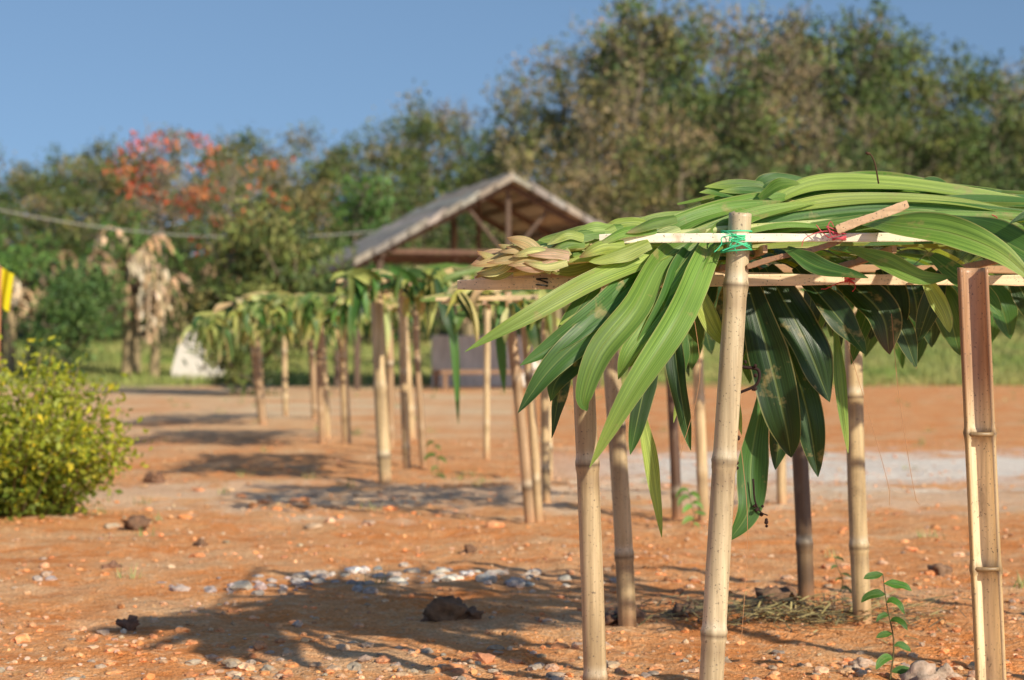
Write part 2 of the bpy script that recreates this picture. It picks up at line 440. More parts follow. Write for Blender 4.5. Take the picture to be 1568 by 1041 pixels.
lath(S1,(.25,6.1,1.21),(2.2,6.1,1.22),.025,.012,(.5,.3,.16))
for x in (.28,.66,1.0,1.38,1.8):
    lath(S1,(x,5.22,1.235),(x-.04,7.1,1.2),.022,.012,(.5,.3,.16),bow=.004)
lath(S1,(.84,5.15,1.283),(1.02,5.13,1.352),.022,.010,(.66,.44,.26),bow=.002)
lath(S1,(.62,5.24,1.19),(.86,5.21,1.262),.014,.012,(.36,.20,.11),bow=.004)
tie(S1,(.590,5.235,1.262),.036,(.08,.60,.30),10,.030)
tie(S1,(.85,5.17,1.268),.015,(.55,.08,.10),4,.012)
tie(S1,(1.268,5.165,1.275),.015,(.60,.05,.07),5,.014)
tie(S1,(.91,5.38,1.16),.014,(.6,.05,.05),4,.012)
tie(S1,(.08,5.32,1.155),.014,(.03,.03,.03),4,.012,False)

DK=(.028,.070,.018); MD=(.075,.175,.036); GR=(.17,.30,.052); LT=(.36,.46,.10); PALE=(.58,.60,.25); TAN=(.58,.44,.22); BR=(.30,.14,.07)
def C(seq): return [(a/100,b/100,c/100) for a,b,c in seq]
mb=MB()
F=(.15,-1,.35)
L=[([(58,531,132),(39,525,123),(20,514,115),(4,508,106),(-12,506,97)],.062,F,LT,GR,.2),
   ([(56,531,131),(36,524,119),(22,512,107),(11,508,99),(2,506,93.5)],.07,F,MD,MD,.3),
   ([(54,531,129),(37,524,117),(22,511,104),(10,506,93),(1.5,505,81.5)],.082,F,MD,DK,.3),
   ([(60,531,131),(41,524,123),(31,509,108),(22,504,97),(18,503,86),(19,504,82)],.075,(.5,-1,.2),GR,MD,.35),
   ([(56,531,131),(51,524,122),(42,507,105),(30,501,87),(19.5,500,68)],.080,(.3,-1,.1),GR,LT,.35),
   ([(54,531,129),(49,524,121),(38,511,107),(30,506,97),(27,506,90)],.066,(-.2,-1,.2),GR,GR,.3),
   ([(52,530,129),(45,524,121),(40,513,110),(34,508,100),(30,508,93)],.06,(.6,-1,.2),MD,GR,.3),
   ([(17,530,104),(13,528,88),(10.5,528,74)],.045,(.6,-1,0),DK,DK,.3),
   ([(38,524,100),(34,522,84),(31,522,70)],.058,(.3,-1,0),DK,MD,.3),
   ([(42,526,107),(44,523,88),(47,523,71)],.055,(-.4,-1,0),DK,MD,.3),
   ([(46,530,104),(45,530,93),(43,530,78)],.04,(.7,-1,0),MD,LT,.3),
   ([(35,545,82),(38,545,66),(41,545,46)],.042,(.2,-1,0),LT,LT,.25),
   ([(24,524,118),(20,520,112),(14,518,103),(12,520,95)],.05,F,MD,MD,.3),
   ([(44,532,120),(49,531,112),(53,531,104),(57,531,98)],.06,F,LT,GR,.3),
   ([(30,524,112),(20,520,98),(12,518,90),(10,518,84)],.06,F,DK,MD,.3),
   ([(50,531,128),(38,524,122),(26,518,117),(14,514,114)],.05,(.1,-1,.5),LT,GR,.3),
   ([(48,531,128),(40,524,119),(32,516,110),(26,512,100)],.05,(.3,-1,.3),GR,MD,.3),
   ([(46,531,126),(33,524,116),(20,517,107),(12,514,104)],.045,(.3,-1,.3),GR,LT,.3),
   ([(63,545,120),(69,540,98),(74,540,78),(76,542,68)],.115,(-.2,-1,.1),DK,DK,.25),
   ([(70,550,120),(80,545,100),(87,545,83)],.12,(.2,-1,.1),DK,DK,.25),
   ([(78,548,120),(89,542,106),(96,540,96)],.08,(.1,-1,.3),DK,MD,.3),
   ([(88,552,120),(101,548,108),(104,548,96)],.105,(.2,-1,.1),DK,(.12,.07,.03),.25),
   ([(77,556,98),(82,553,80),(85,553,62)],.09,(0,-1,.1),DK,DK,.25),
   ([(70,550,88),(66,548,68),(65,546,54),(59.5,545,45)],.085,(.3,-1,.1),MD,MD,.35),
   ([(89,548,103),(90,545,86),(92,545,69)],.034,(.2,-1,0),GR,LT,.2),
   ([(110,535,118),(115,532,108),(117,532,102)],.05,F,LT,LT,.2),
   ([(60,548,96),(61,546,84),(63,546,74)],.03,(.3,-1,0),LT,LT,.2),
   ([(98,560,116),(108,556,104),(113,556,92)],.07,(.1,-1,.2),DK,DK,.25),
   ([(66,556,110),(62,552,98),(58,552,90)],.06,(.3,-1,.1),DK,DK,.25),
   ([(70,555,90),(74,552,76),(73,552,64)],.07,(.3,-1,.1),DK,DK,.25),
   ([(92,530,132),(98,512,129.5),(110,502,127),(121,496,122),(130,494,114)],.085,(.0,-1,.45),GR,LT,.3),
   ([(88,522,124),(96,512,120),(104,508,116),(112,508,116)],.05,(.0,-1,.4),GR,MD,.3),
   ([(112,530,133),(122,508,127),(135,500,118),(150,498,104)],.085,(0,-1,.4),MD,DK,.3),
   ([(126,520,124),(136,505,113),(141,500,101)],.08,(.2,-1,.3),DK,DK,.3),
   ([(110,522,122),(119,512,113),(125,508,106)],.07,(.2,-1,.3),MD,MD,.3),
   ([(150,500,141),(136,498,134),(124,497,129)],.05,(-.2,-1,.6),MD,DK,.3),
   ([(72,522,124),(80,518,119),(92,514,116)],.05,(0,-1,.3),MD,MD,.3),
]
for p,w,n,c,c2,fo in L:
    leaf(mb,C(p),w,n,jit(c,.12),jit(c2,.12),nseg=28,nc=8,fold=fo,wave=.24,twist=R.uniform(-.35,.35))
T=[([(28,512,118),(36,512,126),(52,520,133),(70,528,138.5),(78,532,140)],.065,(.0,-1,.5),GR,GR),
   ([(66,535,140),(73,535,144.5),(84,538,144.5)],.05,(0,-1,.7),MD,MD),
   ([(70,530,137),(84,532,143),(104,530,143),(126,528,140),(160,530,135)],.06,(0,-1,.75),LT,LT),
   ([(80,540,144),(98,542,145),(118,540,143),(150,540,138)],.055,(0,-1,.6),GR,GR),
   ([(50,512,124),(66,512,130),(88,514,134),(110,516,135),(140,518,134)],.045,(0,-1,.7),MD,GR),
   ([(44,508,121),(52,508,127),(64,510,133),(82,513,137)],.055,(0,-1,.6),GR,LT),
   ([(60,512,131),(78,514,136),(96,516,138),(120,517,137),(150,520,132)],.04,(0,-1,.7),LT,LT),
   ([(36,514,124),(46,514,131),(58,518,135),(74,522,138)],.05,(0,-1,.7),GR,GR),
   ([(14,516,116),(24,514,124),(36,516,131),(50,520,135)],.055,(-.1,-1,.7),LT,GR),
   ([(64,512,128.5),(80,509,130),(100,508,132),(130,510,133),(160,512,131)],.035,(0,-1,.7),GR,LT)]
for p,w,n,c,c2 in T: leaf(mb,[(a,b+.21,c_) for a,b,c_ in C(p)],w,n,jit(c,.1),jit(c2,.1),nseg=30,nc=8,fold=.4,wave=.2)
for i in range(135):
    x0=R.uniform(44,100); ln=R.uniform(35,100); d0=529+44*R.random(); zt=128.5+min(14.5,(d0-528)*.40)+R.uniform(-2,1.3)
    if x0<60: zt-=(60-x0)*.22
    sag=R.uniform(-2,2)
    pts=[(x0,d0,zt-2.5*(1 if x0<75 else 0)+R.uniform(-2,1)),(x0+ln*.35,d0+R.uniform(-3,3),zt+sag+.5),(x0+ln*.7,d0+R.uniform(-4,4),zt+sag*.5-.5+R.uniform(-1,1)),(x0+ln,d0+R.uniform(-6,6),zt-2.5+R.uniform(-3,2.5))]
    if R.random()<.35: pts=pts[::-1]
    leaf(mb,C(pts),R.uniform(.012,.042),(R.uniform(-.2,.2),-1,R.uniform(.2,1.0)),jit(R.choice([GR,LT,LT,MD,GR,PALE,MD]),.25),jit(R.choice([GR,LT,PALE,TAN]),.2),nseg=24,fold=R.uniform(-.5,.9),wave=.25,twist=R.uniform(-1.2,1.2))
for i in range(16):
    x0=R.uniform(40,135); z=128+12*sst(40,75,x0); d0=R.uniform(535,565); sg=R.choice([-1,1]); ln=R.uniform(10,24)
    leaf(mb,C([(x0,d0,z),(x0+sg*ln*.5,d0-2,z+R.uniform(1,3.5)),(x0+sg*ln,d0-3,z+R.uniform(-1,4))]),R.uniform(.02,.045),(0,-1,.6),jit(R.choice([GR,MD,LT]),.2),jit(R.choice([LT,TAN]),.2),nseg=14,fold=.4,wave=.2)
for i in range(64):
    x0=R.uniform(0,34); z=121.5+R.uniform(-5,6)*(.55+.45*x0/34)+ (x0*.13); d0=R.uniform(516,545)
    ln=R.uniform(9,18)
    pts=[(x0+ln,d0+2,z+1.5+R.uniform(0,2.5)),(x0+ln*.5,d0,z+R.uniform(0,2.5)),(x0,d0-1,z-R.uniform(-1,3))]
    leaf(mb,C(pts),R.uniform(.028,.065),(R.uniform(-.3,.3),-1,R.uniform(.2,.9)),jit(R.choice([LT,GR,PALE,LT,GR]),.2),jit(R.choice([TAN,PALE,LT,BR]),.25),nseg=14,fold=-.55,wave=.15,base=.85)
for i in range(34):
    x0=R.uniform(-11,4); z=121+R.uniform(-4.5,4.5); d0=R.uniform(512,528)
    pts=[(x0+11,d0,121.5+R.uniform(-3,3)),(x0+6,d0-1,z*.5+60.7+R.uniform(-1,1.5)),(x0,d0-2,z+R.uniform(-1,1.5))]
    leaf(mb,C(pts),R.uniform(.020,.042),(R.uniform(-.4,.4),-1,R.uniform(.2,.8)),jit(R.choice([PALE,TAN,(.55,.36,.24)]),.15),jit(BR,.25),nseg=14,fold=-.5,wave=.08,base=.9)
for i in range(90):
    x0=R.uniform(.5,1.9); y0=5.45+1.1*R.random()**1.8; az=R.gauss(0,.35); ln=R.uniform(.3,.55)*R.choice([1,1,-1])
    z=1.22+.08*math.exp(-((y0-5.7)/.6)**2)*sst(.5,.9,x0)+R.uniform(-.02,.03)
    d=V((math.cos(az),math.sin(az),0))*ln; p=V((x0,y0,z))-d*.3
    if p.x+d.x<.25: continue
    pts=[p,p+d*.35+V((0,0,.02)),p+d*.7+V((0,0,.0)),p+d+V((0,0,-R.uniform(.02,.10)))]
    leaf(mb,pts,R.uniform(.05,.085),(R.uniform(-.5,.5),R.uniform(-.5,.5),1),jit(R.choice([DK,MD,GR,GR,LT]),.2),None,nseg=12,nc=4,fold=.2)
for i in range(42):
    x0=R.uniform(.45,1.8); y0=R.uniform(5.5,6.9); ln=R.uniform(.14,.34); dx=R.uniform(-.1,.1)
    p=V((x0,y0,1.2)); leaf(mb,[p,p+V((dx*.6,-.02,-ln*.5)),p+V((dx,0,-ln))],R.uniform(.05,.1),(R.uniform(-.8,.8),-1,0),jit(R.choice([DK,DK,MD]),.2),None,nseg=12,nc=4)
mb.build('strap_leaves',[M_leaf],S1)
mb=MB()
for i in range(9):
    x=R.uniform(-.02,.03); z=1.2+R.uniform(-.02,.03); y=R.uniform(5.22,5.38)
    tube(mb,[(x,y,z),(x+.2,y+.02,z+.02),(x+.5,y+.07,z+.06),(x+.9,y+.1,z+.09)],[.013,.009],jit(PALE,.2),8,nseg=14)
mb.build('leaf_stems',[M_lath],S1)
mb=MB()
pts=[(.625,5.36,1.12),(.60,5.35,.96),(.615,5.34,.93),(.66,5.34,.92),(.655,5.34,.88),(.60,5.35,.85),(.585,5.35,.80),(.60,5.35,.75),(.585,5.35,.70),(.60,5.35,.66),(.57,5.35,.63)]
tube(mb,pts,[.005,.004,.0035],(.03,.014,.012),6,nseg=60)
tube(mb,[(.66,5.45,.62),(.665,5.45,.56),(.68,5.45,.53),(.70,5.45,.52)],[.003,.002],(.03,.014,.012),6,nseg=14)
for p in pts[1:]+[(.68,5.45,.535),(.695,5.45,.52),(.70,5.45,.50),(.665,5.45,.55)]:
    for q in range(2):
        o=V(p)+V((R.uniform(-.012,.012),R.uniform(-.01,.01),R.uniform(-.015,.015)))
        k=R.uniform(.004,.007); mb.add([o+v*k for v in I1[0]],I1[1],(.035,.016,.012),None,0)
mb.build('dried_vine',[M_bark],S1)
mb=MB()
for pts in ([(1.01,5.3,1.07),(1.03,5.3,.85),(1.07,5.3,.60),(1.085,5.3,.56)],[(.89,5.3,1.0),(.95,5.3,.80),(1.0,5.3,.62),(1.005,5.3,.56)],
            [(.60,5.24,.75),(.62,5.24,.5),(.60,5.24,.15)],[(.47,5.2,1.1),(.49,5.2,.9),(.44,5.2,.7)],[(1.34,5.0,.9),(1.36,5.0,.6),(1.34,5.0,.3)]):
    tube(mb,pts,[.0009,.0009],(.45,.22,.10),4,nseg=20)
mb.build('hanging_threads',[M_str],S1)
mb=MB()
tube(mb,[(.985,5.35,1.42),(.975,5.35,1.475),(.962,5.35,1.50),(.955,5.35,1.497)],[.0025,.0015],(.08,.04,.02),5,nseg=10)
tube(mb,[(.962,5.35,1.50),(.95,5.35,1.503)],[.004,.004],(.08,.04,.02),5)
mb.build('dry_twig',[M_bark],S1)

# ------------------------------------------------------------------ far shelters
def shelter(x0,x1,y0,y1,z,poles,n,seed,ndroop,extra=()):
    e=empty('leaf_shade_shelter'); r=random.Random(seed)
    for (bx,by,tx,tz,rad,col) in poles:
        pole(e,(bx,by,0),(tx,by+.02,tz),rad,[r.uniform(.2,.4),r.uniform(.7,.95)],col=col,ns=12)
    for yy in (y0,(y0+y1)/2,y1): lath(e,(x0-.12,yy,z-.03),(x1+.1,yy,z-.01),.025,.014,(.7,.52,.30))
    for k in range(4):
        x=x0+(x1-x0)*(k+.3)/4; lath(e,(x,y0-.1,z-.05),(x,y1+.1,z-.05),.025,.014,(.5,.32,.2))
    mb=MB()
    P=[(.14,.21,.05),(.27,.32,.08),(.35,.38,.11),(.07,.13,.035),(.42,.40,.12),(.46,.44,.18),(.50,.38,.19),(.20,.26,.07),(.10,.17,.04)]
    for i in range(n):
        x=r.uniform(x0,x1);y=r.uniform(y0,y1); az=r.gauss(0,.5)+r.choice([0,math.pi]); ln=r.uniform(.2,.45)
        d=V((math.cos(az),math.sin(az)*.8,0))*ln; p=V((x,y,z+r.uniform(-.04,.07)+.05*noise.noise(V((x*3,y,seed)))))-d*.5
        q=p+d
        out=max(0,x0-q.x,q.x-x1,y0-q.y,q.y-y1)
        pts=[p,p+d*.35+V((0,0,.015)),p+d*.7+V((0,0,-.1*out)),p+d*.95+V((0,0,-r.uniform(-.04,.05)-out*.5))]
        leaf(mb,pts,r.uniform(.03,.07),(r.uniform(-.5,.5),r.uniform(-1.4,-.2),1),jit(r.choice(P),.3,r),jit(r.choice(P+[TAN]),.25,r),nseg=8,nc=4,fold=.2,r=r,twist=r.uniform(-.8,.8))
    for i in range(ndroop):
        x=r.uniform(x0-.1,x1+.1);y=r.choice([y0-.05,y0,r.uniform(y0,y1)])
        m=.5+.9*noise.noise(V((x*3.5,y*.6,seed+9.3)))
        ln=.05+(.12+.34*max(0,m))*r.random()**1.3; dx=r.gauss(0,.11)
        p=V((x,y,z+r.uniform(-.08,.06))); leaf(mb,[p,p+V((dx*.7,-.06,-ln*.4)),p+V((dx,-.07,-ln))],r.uniform(.035,.075),(r.uniform(-1.5,1.5),-1,.5),jit(r.choice(P+[MD,DK,MD]),.35,r),jit(r.choice(P),.3,r),nseg=8,nc=4,r=r,twist=r.uniform(-1.3,1.3),base=.6)
    for pts,w,c in extra: leaf(mb,pts,w,(.2,-1,0),c,None,nseg=16,nc=4,r=r)
    mb.build('strap_leaves',[M_leaf2],e); return e
TN=(.70,.52,.29); T2=(.52,.35,.20); DKP=(.14,.08,.05)
shelter(-.28,1.6,10.4,12.1,1.25,[(.10,10.9,-.03,1.27,.028,T2),(.15,11.0,.05,1.27,.024,TN),(1.04,10.9,1.02,1.26,.030,TN),(.93,11.2,.86,1.26,.028,DKP),(.22,12.2,.2,1.26,.026,TN),(1.65,12.1,1.6,1.25,.03,TN)],170,3,60,
   [([(-.05,10.6,1.25),(-.06,10.5,1.0),(-.04,10.5,.72)],.06,MD)])
shelter(-1.05,.1,13.3,15.4,1.42,[(-.868,13.86,-.96,1.49,.045,TN),(.26,14.2,.22,1.4,.028,TN),(-.82,15.5,-.85,1.4,.03,TN),(-.70,15.7,-.76,1.4,.026,T2),(-.2,16.6,-.22,1.38,.026,TN)],240,4,120,
   [([(-.44,13.1,1.36),(-.38,13.0,1.0),(-.35,13.0,.45)],.06,MD),([(-.5,13.1,1.4),(-.42,13.0,1.15),(-.36,13.0,.95)],.08,DK)])
shelter(-2.35,-.9,17.6,20.0,1.34,[(-1.58,19.05,-1.62,1.4,.042,TN),(-1.80,19.0,-1.86,1.38,.034,T2),(-1.03,20.3,-1.1,1.36,.036,TN),(-1.12,18.5,-1.16,1.36,.034,T2),(-1.9,20.4,-1.95,1.34,.034,TN)],320,5,230)
shelter(-3.35,-2.1,22.0,25.0,1.22,[(-2.94,23.5,-3.06,1.3,.052,T2),(-3.2,25.5,-3.25,1.26,.04,TN),(-2.5,25.2,-2.55,1.26,.04,T2),(-2.95,26,-2.97,1.26,.036,TN)],290,6,220)

# ------------------------------------------------------------------ seedlings
def seedling(x,y,h,nl,ls,seed,name='seedling',col=(.08,.21,.035)):
    r=random.Random(seed); mb=MB(); z0=gz(x,y)
    st=[V((x,y,z0-.01)),V((x+.012,y,z0+h*.35)),V((x-.008,y,z0+h*.7)),V((x-.02,y,z0+h))]
    tube(mb,st,[.0028,.0014],(.16,.14,.06),6,nseg=16)
    for i in range(nl):
        t=(.10+.9*((i+r.uniform(-.3,.3))/(nl-1))); t=min(1,max(.08,t)); p=cr(st,t); a=(i%2)*math.pi+r.uniform(-.8,.8); L_=ls*r.uniform(.6,1.25)
        d=V((math.cos(a),math.sin(a)*.6-.2,0)); up=r.uniform(-.2,.5)
        pts=[p,p+d*L_*.35+V((0,0,up*L_*.4)),p+d*L_*.8+V((0,0,up*L_*.1-.1*L_)),p+d*L_*1.1+V((0,0,-L_*r.uniform(.2,.7)))]
        leaf(mb,pts,L_*.46,(r.uniform(-.5,.5),-.8,.7),jit(col,.3,r),None,nseg=10,nc=4,base=.1,r=r)
    mb.build(name,[M_leaf])
seedling(1.10,5.80,.31,10,.062,11)
seedling(.95,10.5,.20,8,.06,2,col=(.14,.28,.05)); seedling(-.55,14.5,.26,6,.07,3,col=(.10,.2,.04))
seedling(1.30,7.9,.14,5,.04,5,col=(.16,.2,.06))

# ------------------------------------------------------------------ foliage plants
def rv(r): 
    while True:
        v=V((r.uniform(-1,1),r.uniform(-1,1),r.uniform(-1,1)))
        if .05<v.length<1: return v
def fleaf(mb,p,s,c,r,mat=0,asp=.45,down=0):
    d=rv(r).normalized(); d.z-=down; d.normalize(); w=d.cross(rv(r)).normalized()*s*asp
    d=d*s
    mb.add([p-d*.5,p+w*.5,p+d*.5,p-w*.5],[(0,1,2,3)],c,None,mat,smooth=False)
def tree_mb(h,cr_,r,cols,nl=14,sub=4,lpc=40,ls=.2,sig=.4,trunk=.12,bark=(.22,.17,.12),start=.3,bare=.0,down=.3,limbup=.5,asp=.5,twigs=0):
    mb=MB(); tp=[V((0,0,-.3))]
    for i in range(1,6): tp.append(V((r.uniform(-.04,.04)*h*.5*i/3,r.uniform(-.04,.04)*h*.5*i/3,h*.88*i/5)))
    tube(mb,tp,[trunk,trunk*.7,trunk*.2],bark,7,mat=1,nseg=12)
    for i in range(nl):
        t=start+(.98-start)*(i+.5*r.random())/nl; p=cr(tp,t); a=r.uniform(0,6.28)
        prof=math.sin(math.pi*min(1,max(.12,(t-start*.6)/(1.12-start*.6)))**.8)
        L_=cr_*r.uniform(.6,1.1)*max(.35,prof)
        d=V((math.cos(a),math.sin(a),limbup+r.uniform(-.2,.5))); e=p+d*L_
        tube(mb,[p,p+d*L_*.5+V((0,0,-.03*h*r.random())),e],[trunk*.4,trunk*.12],bark,5,mat=1,nseg=5)
        for k in range(sub):
            s0=p.lerp(e,r.uniform(.35,1)); e2=s0+(rv(r)+V((0,0,.35)))*cr_*.38
            tube(mb,[s0,(s0+e2)/2+rv(r)*.05,e2],[trunk*.18,trunk*.08],bark,4,mat=1,nseg=3)
            for q in range(twigs):
                s1=s0.lerp(e2,r.uniform(.2,1)); e3=s1+(rv(r)+V((0,0,.5)))*cr_*.3
                w=V((.018,0,0)) if r.random()<.5 else V((0,.018,0))
                mb.add([s1-w,s1+w,e3],[(0,1,2)],jit(bark,.2,r),None,1,False)
            if r.random()<bare: continue
            base=r.choice(cols); k2=r.uniform(.65,1.25); sg=sig*r.uniform(.6,1.3)
            n=int(lpc*r.uniform(.5,1.4))
            for q in range(n):
                pp=e2+V((r.gauss(0,sg),r.gauss(0,sg),r.gauss(0,sg*.7)))
                fleaf(mb,pp,ls*r.uniform(.6,1.3),jit((base[0]*k2,base[1]*k2,base[2]*k2),.25,r),r,0,asp,down)
    return mb
GF=[(.08,.13,.035),(.11,.165,.045),(.15,.175,.05),(.075,.115,.04)]
OF=[(.20,.19,.065),(.24,.21,.08),(.15,.17,.06),(.27,.22,.10)]
BF=[(.31,.235,.125),(.25,.19,.095),(.21,.18,.08),(.34,.26,.15)]
FV=[]
for i,(cols,bare,lpc,bk,tw) in enumerate([(GF,.05,48,(.22,.18,.12),0),(GF+OF,.1,46,(.26,.20,.13),1),(OF,.15,42,(.30,.23,.14),2),(OF+BF,.25,34,(.36,.28,.17),5),(BF+OF,.5,22,(.38,.30,.19),9),(BF+OF,.35,28,(.36,.28,.18),8),(GF+[(.19,.21,.055)],.1,48,(.24,.19,.12),0),(GF+BF,.15,40,(.28,.22,.14),3)]):
    r=random.Random(100+i)
    FV.append(tree_mb(9,2.2,r,cols,nl=17,sub=5,lpc=lpc,ls=.22,sig=.40,trunk=.13,bark=bk,start=.10,bare=bare,twigs=tw).mesh('forest_tree_mesh',[M_fol,M_bark]))
prof=[(-40,9.5),(-23,10),(-18.7,10.4),(-11.9,11.3),(-8,11.0),(-5.7,11.9),(-3.1,13),(-1.3,12.6),(0,13.7),(2.5,14.8),(3.6,16.8),(8,17.5),(11,16.2),(13,16.4),(16,16.4),(18,15.2),(23,15.1),(40,15)]
def ph_(x):
    for (a,b),(c,d) in zip(prof,prof[1:]):
        if a<=x<=c: return b+(d-b)*(x-a)/(c-a)
    return 10 if x<0 else 15
forest=empty('distant_trees')
r=random.Random(5)
for yy,fr in ((67,.62),(75,.78),(84,.93),(91,1.0)):
    hw=.27*yy+3; x=-hw
    while x<hw:
        y=yy+r.uniform(-2.5,2.5); xe=x*90/yy
        top=1+(ph_(xe)-1)*y/90*fr*r.uniform(.92,1.03)
        z=gz(x,y); hh=top-z
        right=sst(-5,5,xe)
        if right>r.random(): ms=FV[r.choice([2,3,3,4,5,5,7,6,4,1,0])]
        else: ms=FV[r.choice([0,0,1,1,2,6,7,3,7,6])]
        if xe>14 and r.random()<.5: ms=FV[r.choice([0,6,1])]
        o=bpy.data.objects.new('forest_tree',ms); sc.collection.objects.link(o); o.parent=forest
        s=hh/9.3; sw=max(.8,min(1.25,s))*r.uniform(.85,1.1)
        o.location=(x,y,z-.1); o.scale=(sw,sw,s); o.rotation_euler=(0,0,r.uniform(0,6.28))
        x+=r.uniform(1.4,2.3)
SV=[]
for i,cols in enumerate([GF,[(.08,.16,.04),(.12,.21,.05)],OF+GF]):
    SV.append(tree_mb(2.6,1.5,random.Random(60+i),cols,nl=12,sub=5,lpc=42,ls=.17,sig=.26,trunk=.05,start=.06).mesh('shrub_mesh',[M_fol,M_bark]))
und=empty('distant_shrubs')
for yy in (60,64.5):
    x=-21
    while x<22:
        o=bpy.data.objects.new('shrub',SV[r.randrange(3)]); sc.collection.objects.link(o); o.parent=und
        y=yy+r.uniform(-1,1); s=r.uniform(.55,1.3)*(1.2 if yy>61 else .6)
        o.location=(x,y,gz(x,y)); o.scale=(s*1.1,s*1.1,s); o.rotation_euler=(0,0,r.uniform(0,6.28)); x+=r.uniform(1.2,2.2)
def put(name,mb,loc,mats):
    o=mb.build(name,mats); o.location=(loc[0],loc[1],gz(loc[0],loc[1])); return o
put('tall_tree',tree_mb(12.8,2.6,random.Random(21),GF+OF,nl=22,sub=6,lpc=44,ls=.25,sig=.40,trunk=.2,start=.3,bare=.1,twigs=2),(5.0,80),[M_fol2,M_bark])
put('tall_tree',tree_mb(12.0,2.6,random.Random(22),GF+BF,nl=18,sub=5,lpc=32,ls=.25,sig=.40,trunk=.18,start=.35,bare=.2,twigs=4),(10.0,78),[M_fol2,M_bark])
put('tall_tree',tree_mb(12.3,2.3,random.Random(23),GF,nl=16,sub=5,lpc=34,ls=.25,sig=.38,trunk=.17,start=.4,bare=.15,twigs=2),(13.8,80),[M_fol2,M_bark])
RED=[(.72,.11,.04),(.74,.15,.05),(.62,.09,.04),(.68,.22,.07)]
MIX=[(.20,.17,.07)]
put('red_flowering_tree',tree_mb(7.2,1.7,random.Random(31),RED+MIX,nl=14,sub=4,lpc=18,ls=.18,sig=.22,trunk=.10,start=.55,bare=.25,bark=(.30,.23,.16),twigs=3),(-11.0,63.0),[M_fol2,M_bark])
put('red_flowering_tree',tree_mb(5.9,2.1,random.Random(32),RED+MIX+[(.12,.14,.06)],nl=13,sub=4,lpc=18,ls=.17,sig=.22,trunk=.09,start=.45,bare=.25,bark=(.30,.23,.16),twigs=3),(-8.7,62.0),[M_fol2,M_bark])
put('broadleaf_tree',tree_mb(5.0,1.7,random.Random(33),[(.08,.17,.03),(.11,.20,.05),(.07,.14,.03)],nl=14,sub=5,lpc=40,ls=.2,sig=.35,trunk=.1,start=.3),(-4.9,61),[M_fol2,M_bark])
MG=[(.11,.15,.035),(.17,.20,.05),(.08,.12,.03),(.26,.24,.08),(.06,.09,.025)]
put('mango_tree',tree_mb(2.95,1.45,random.Random(41),MG,nl=20,sub=6,lpc=60,ls=.20,sig=.22,trunk=.09,start=.10,down=.9,asp=.28,limbup=.35),(-4.6,36),[M_fol2,M_bark])
put('round_tree',tree_mb(2.2,1.35,random.Random(42),[(.08,.16,.04),(.12,.20,.05),(.06,.12,.035)],nl=16,sub=6,lpc=60,ls=.13,sig=.22,trunk=.07,start=.12),(-10.1,45.5),[M_fol2,M_bark])
put('round_tree',tree_mb(2.0,1.2,random.Random(43),GF,nl=12,sub=5,lpc=50,ls=.13,sig=.22,trunk=.07,start=.12),(-6.4,52),[M_fol2,M_bark])
def bush(name,x,y,rx,h,seed,n):
    r=random.Random(seed); mb=MB()
    for i in range(60):
        a=r.uniform(0,6.28); q=r.random()**.5; bx=math.cos(a)*rx*q; by=math.sin(a)*rx*q
        hh=h*math.sqrt(max(.12,1-(q*.93)**2.4))*r.uniform(.75,1.12)
        pts=[V((bx*.35,by*.35,-.03)),V((bx*.7,by*.7,hh*.5)),V((bx,by,hh))]
        tube(mb,pts,[.008,.003],(.2,.15,.07),5,mat=1,nseg=8)
        for k in range(n):
            t=r.uniform(.05,1.0); p=cr(pts,t)+V((r.gauss(0,.075),r.gauss(0,.075),r.gauss(0,.06)))
            base=mixc((.13,.18,.03),(.40,.41,.04),min(1,max(0,t*1.1-.25+r.uniform(-.3,.3))))
            if r.random()<.06: base=(.7,.58,.05)
            fleaf(mb,p,r.uniform(.03,.06),jit(base,.25,r),r,0,.55)
    o=mb.build(name,[M_fol1,M_bark]); o.location=(x,y,gz(x,y)); return o
bush('yellow_green_bush',-2.92,11.4,.80,.92,1,180)
bush('yellow_green_bush',-3.5,10.6,.8,.98,2,130)
bush('yellow_green_bush',-3.85,12.6,.9,1.15,3,130)

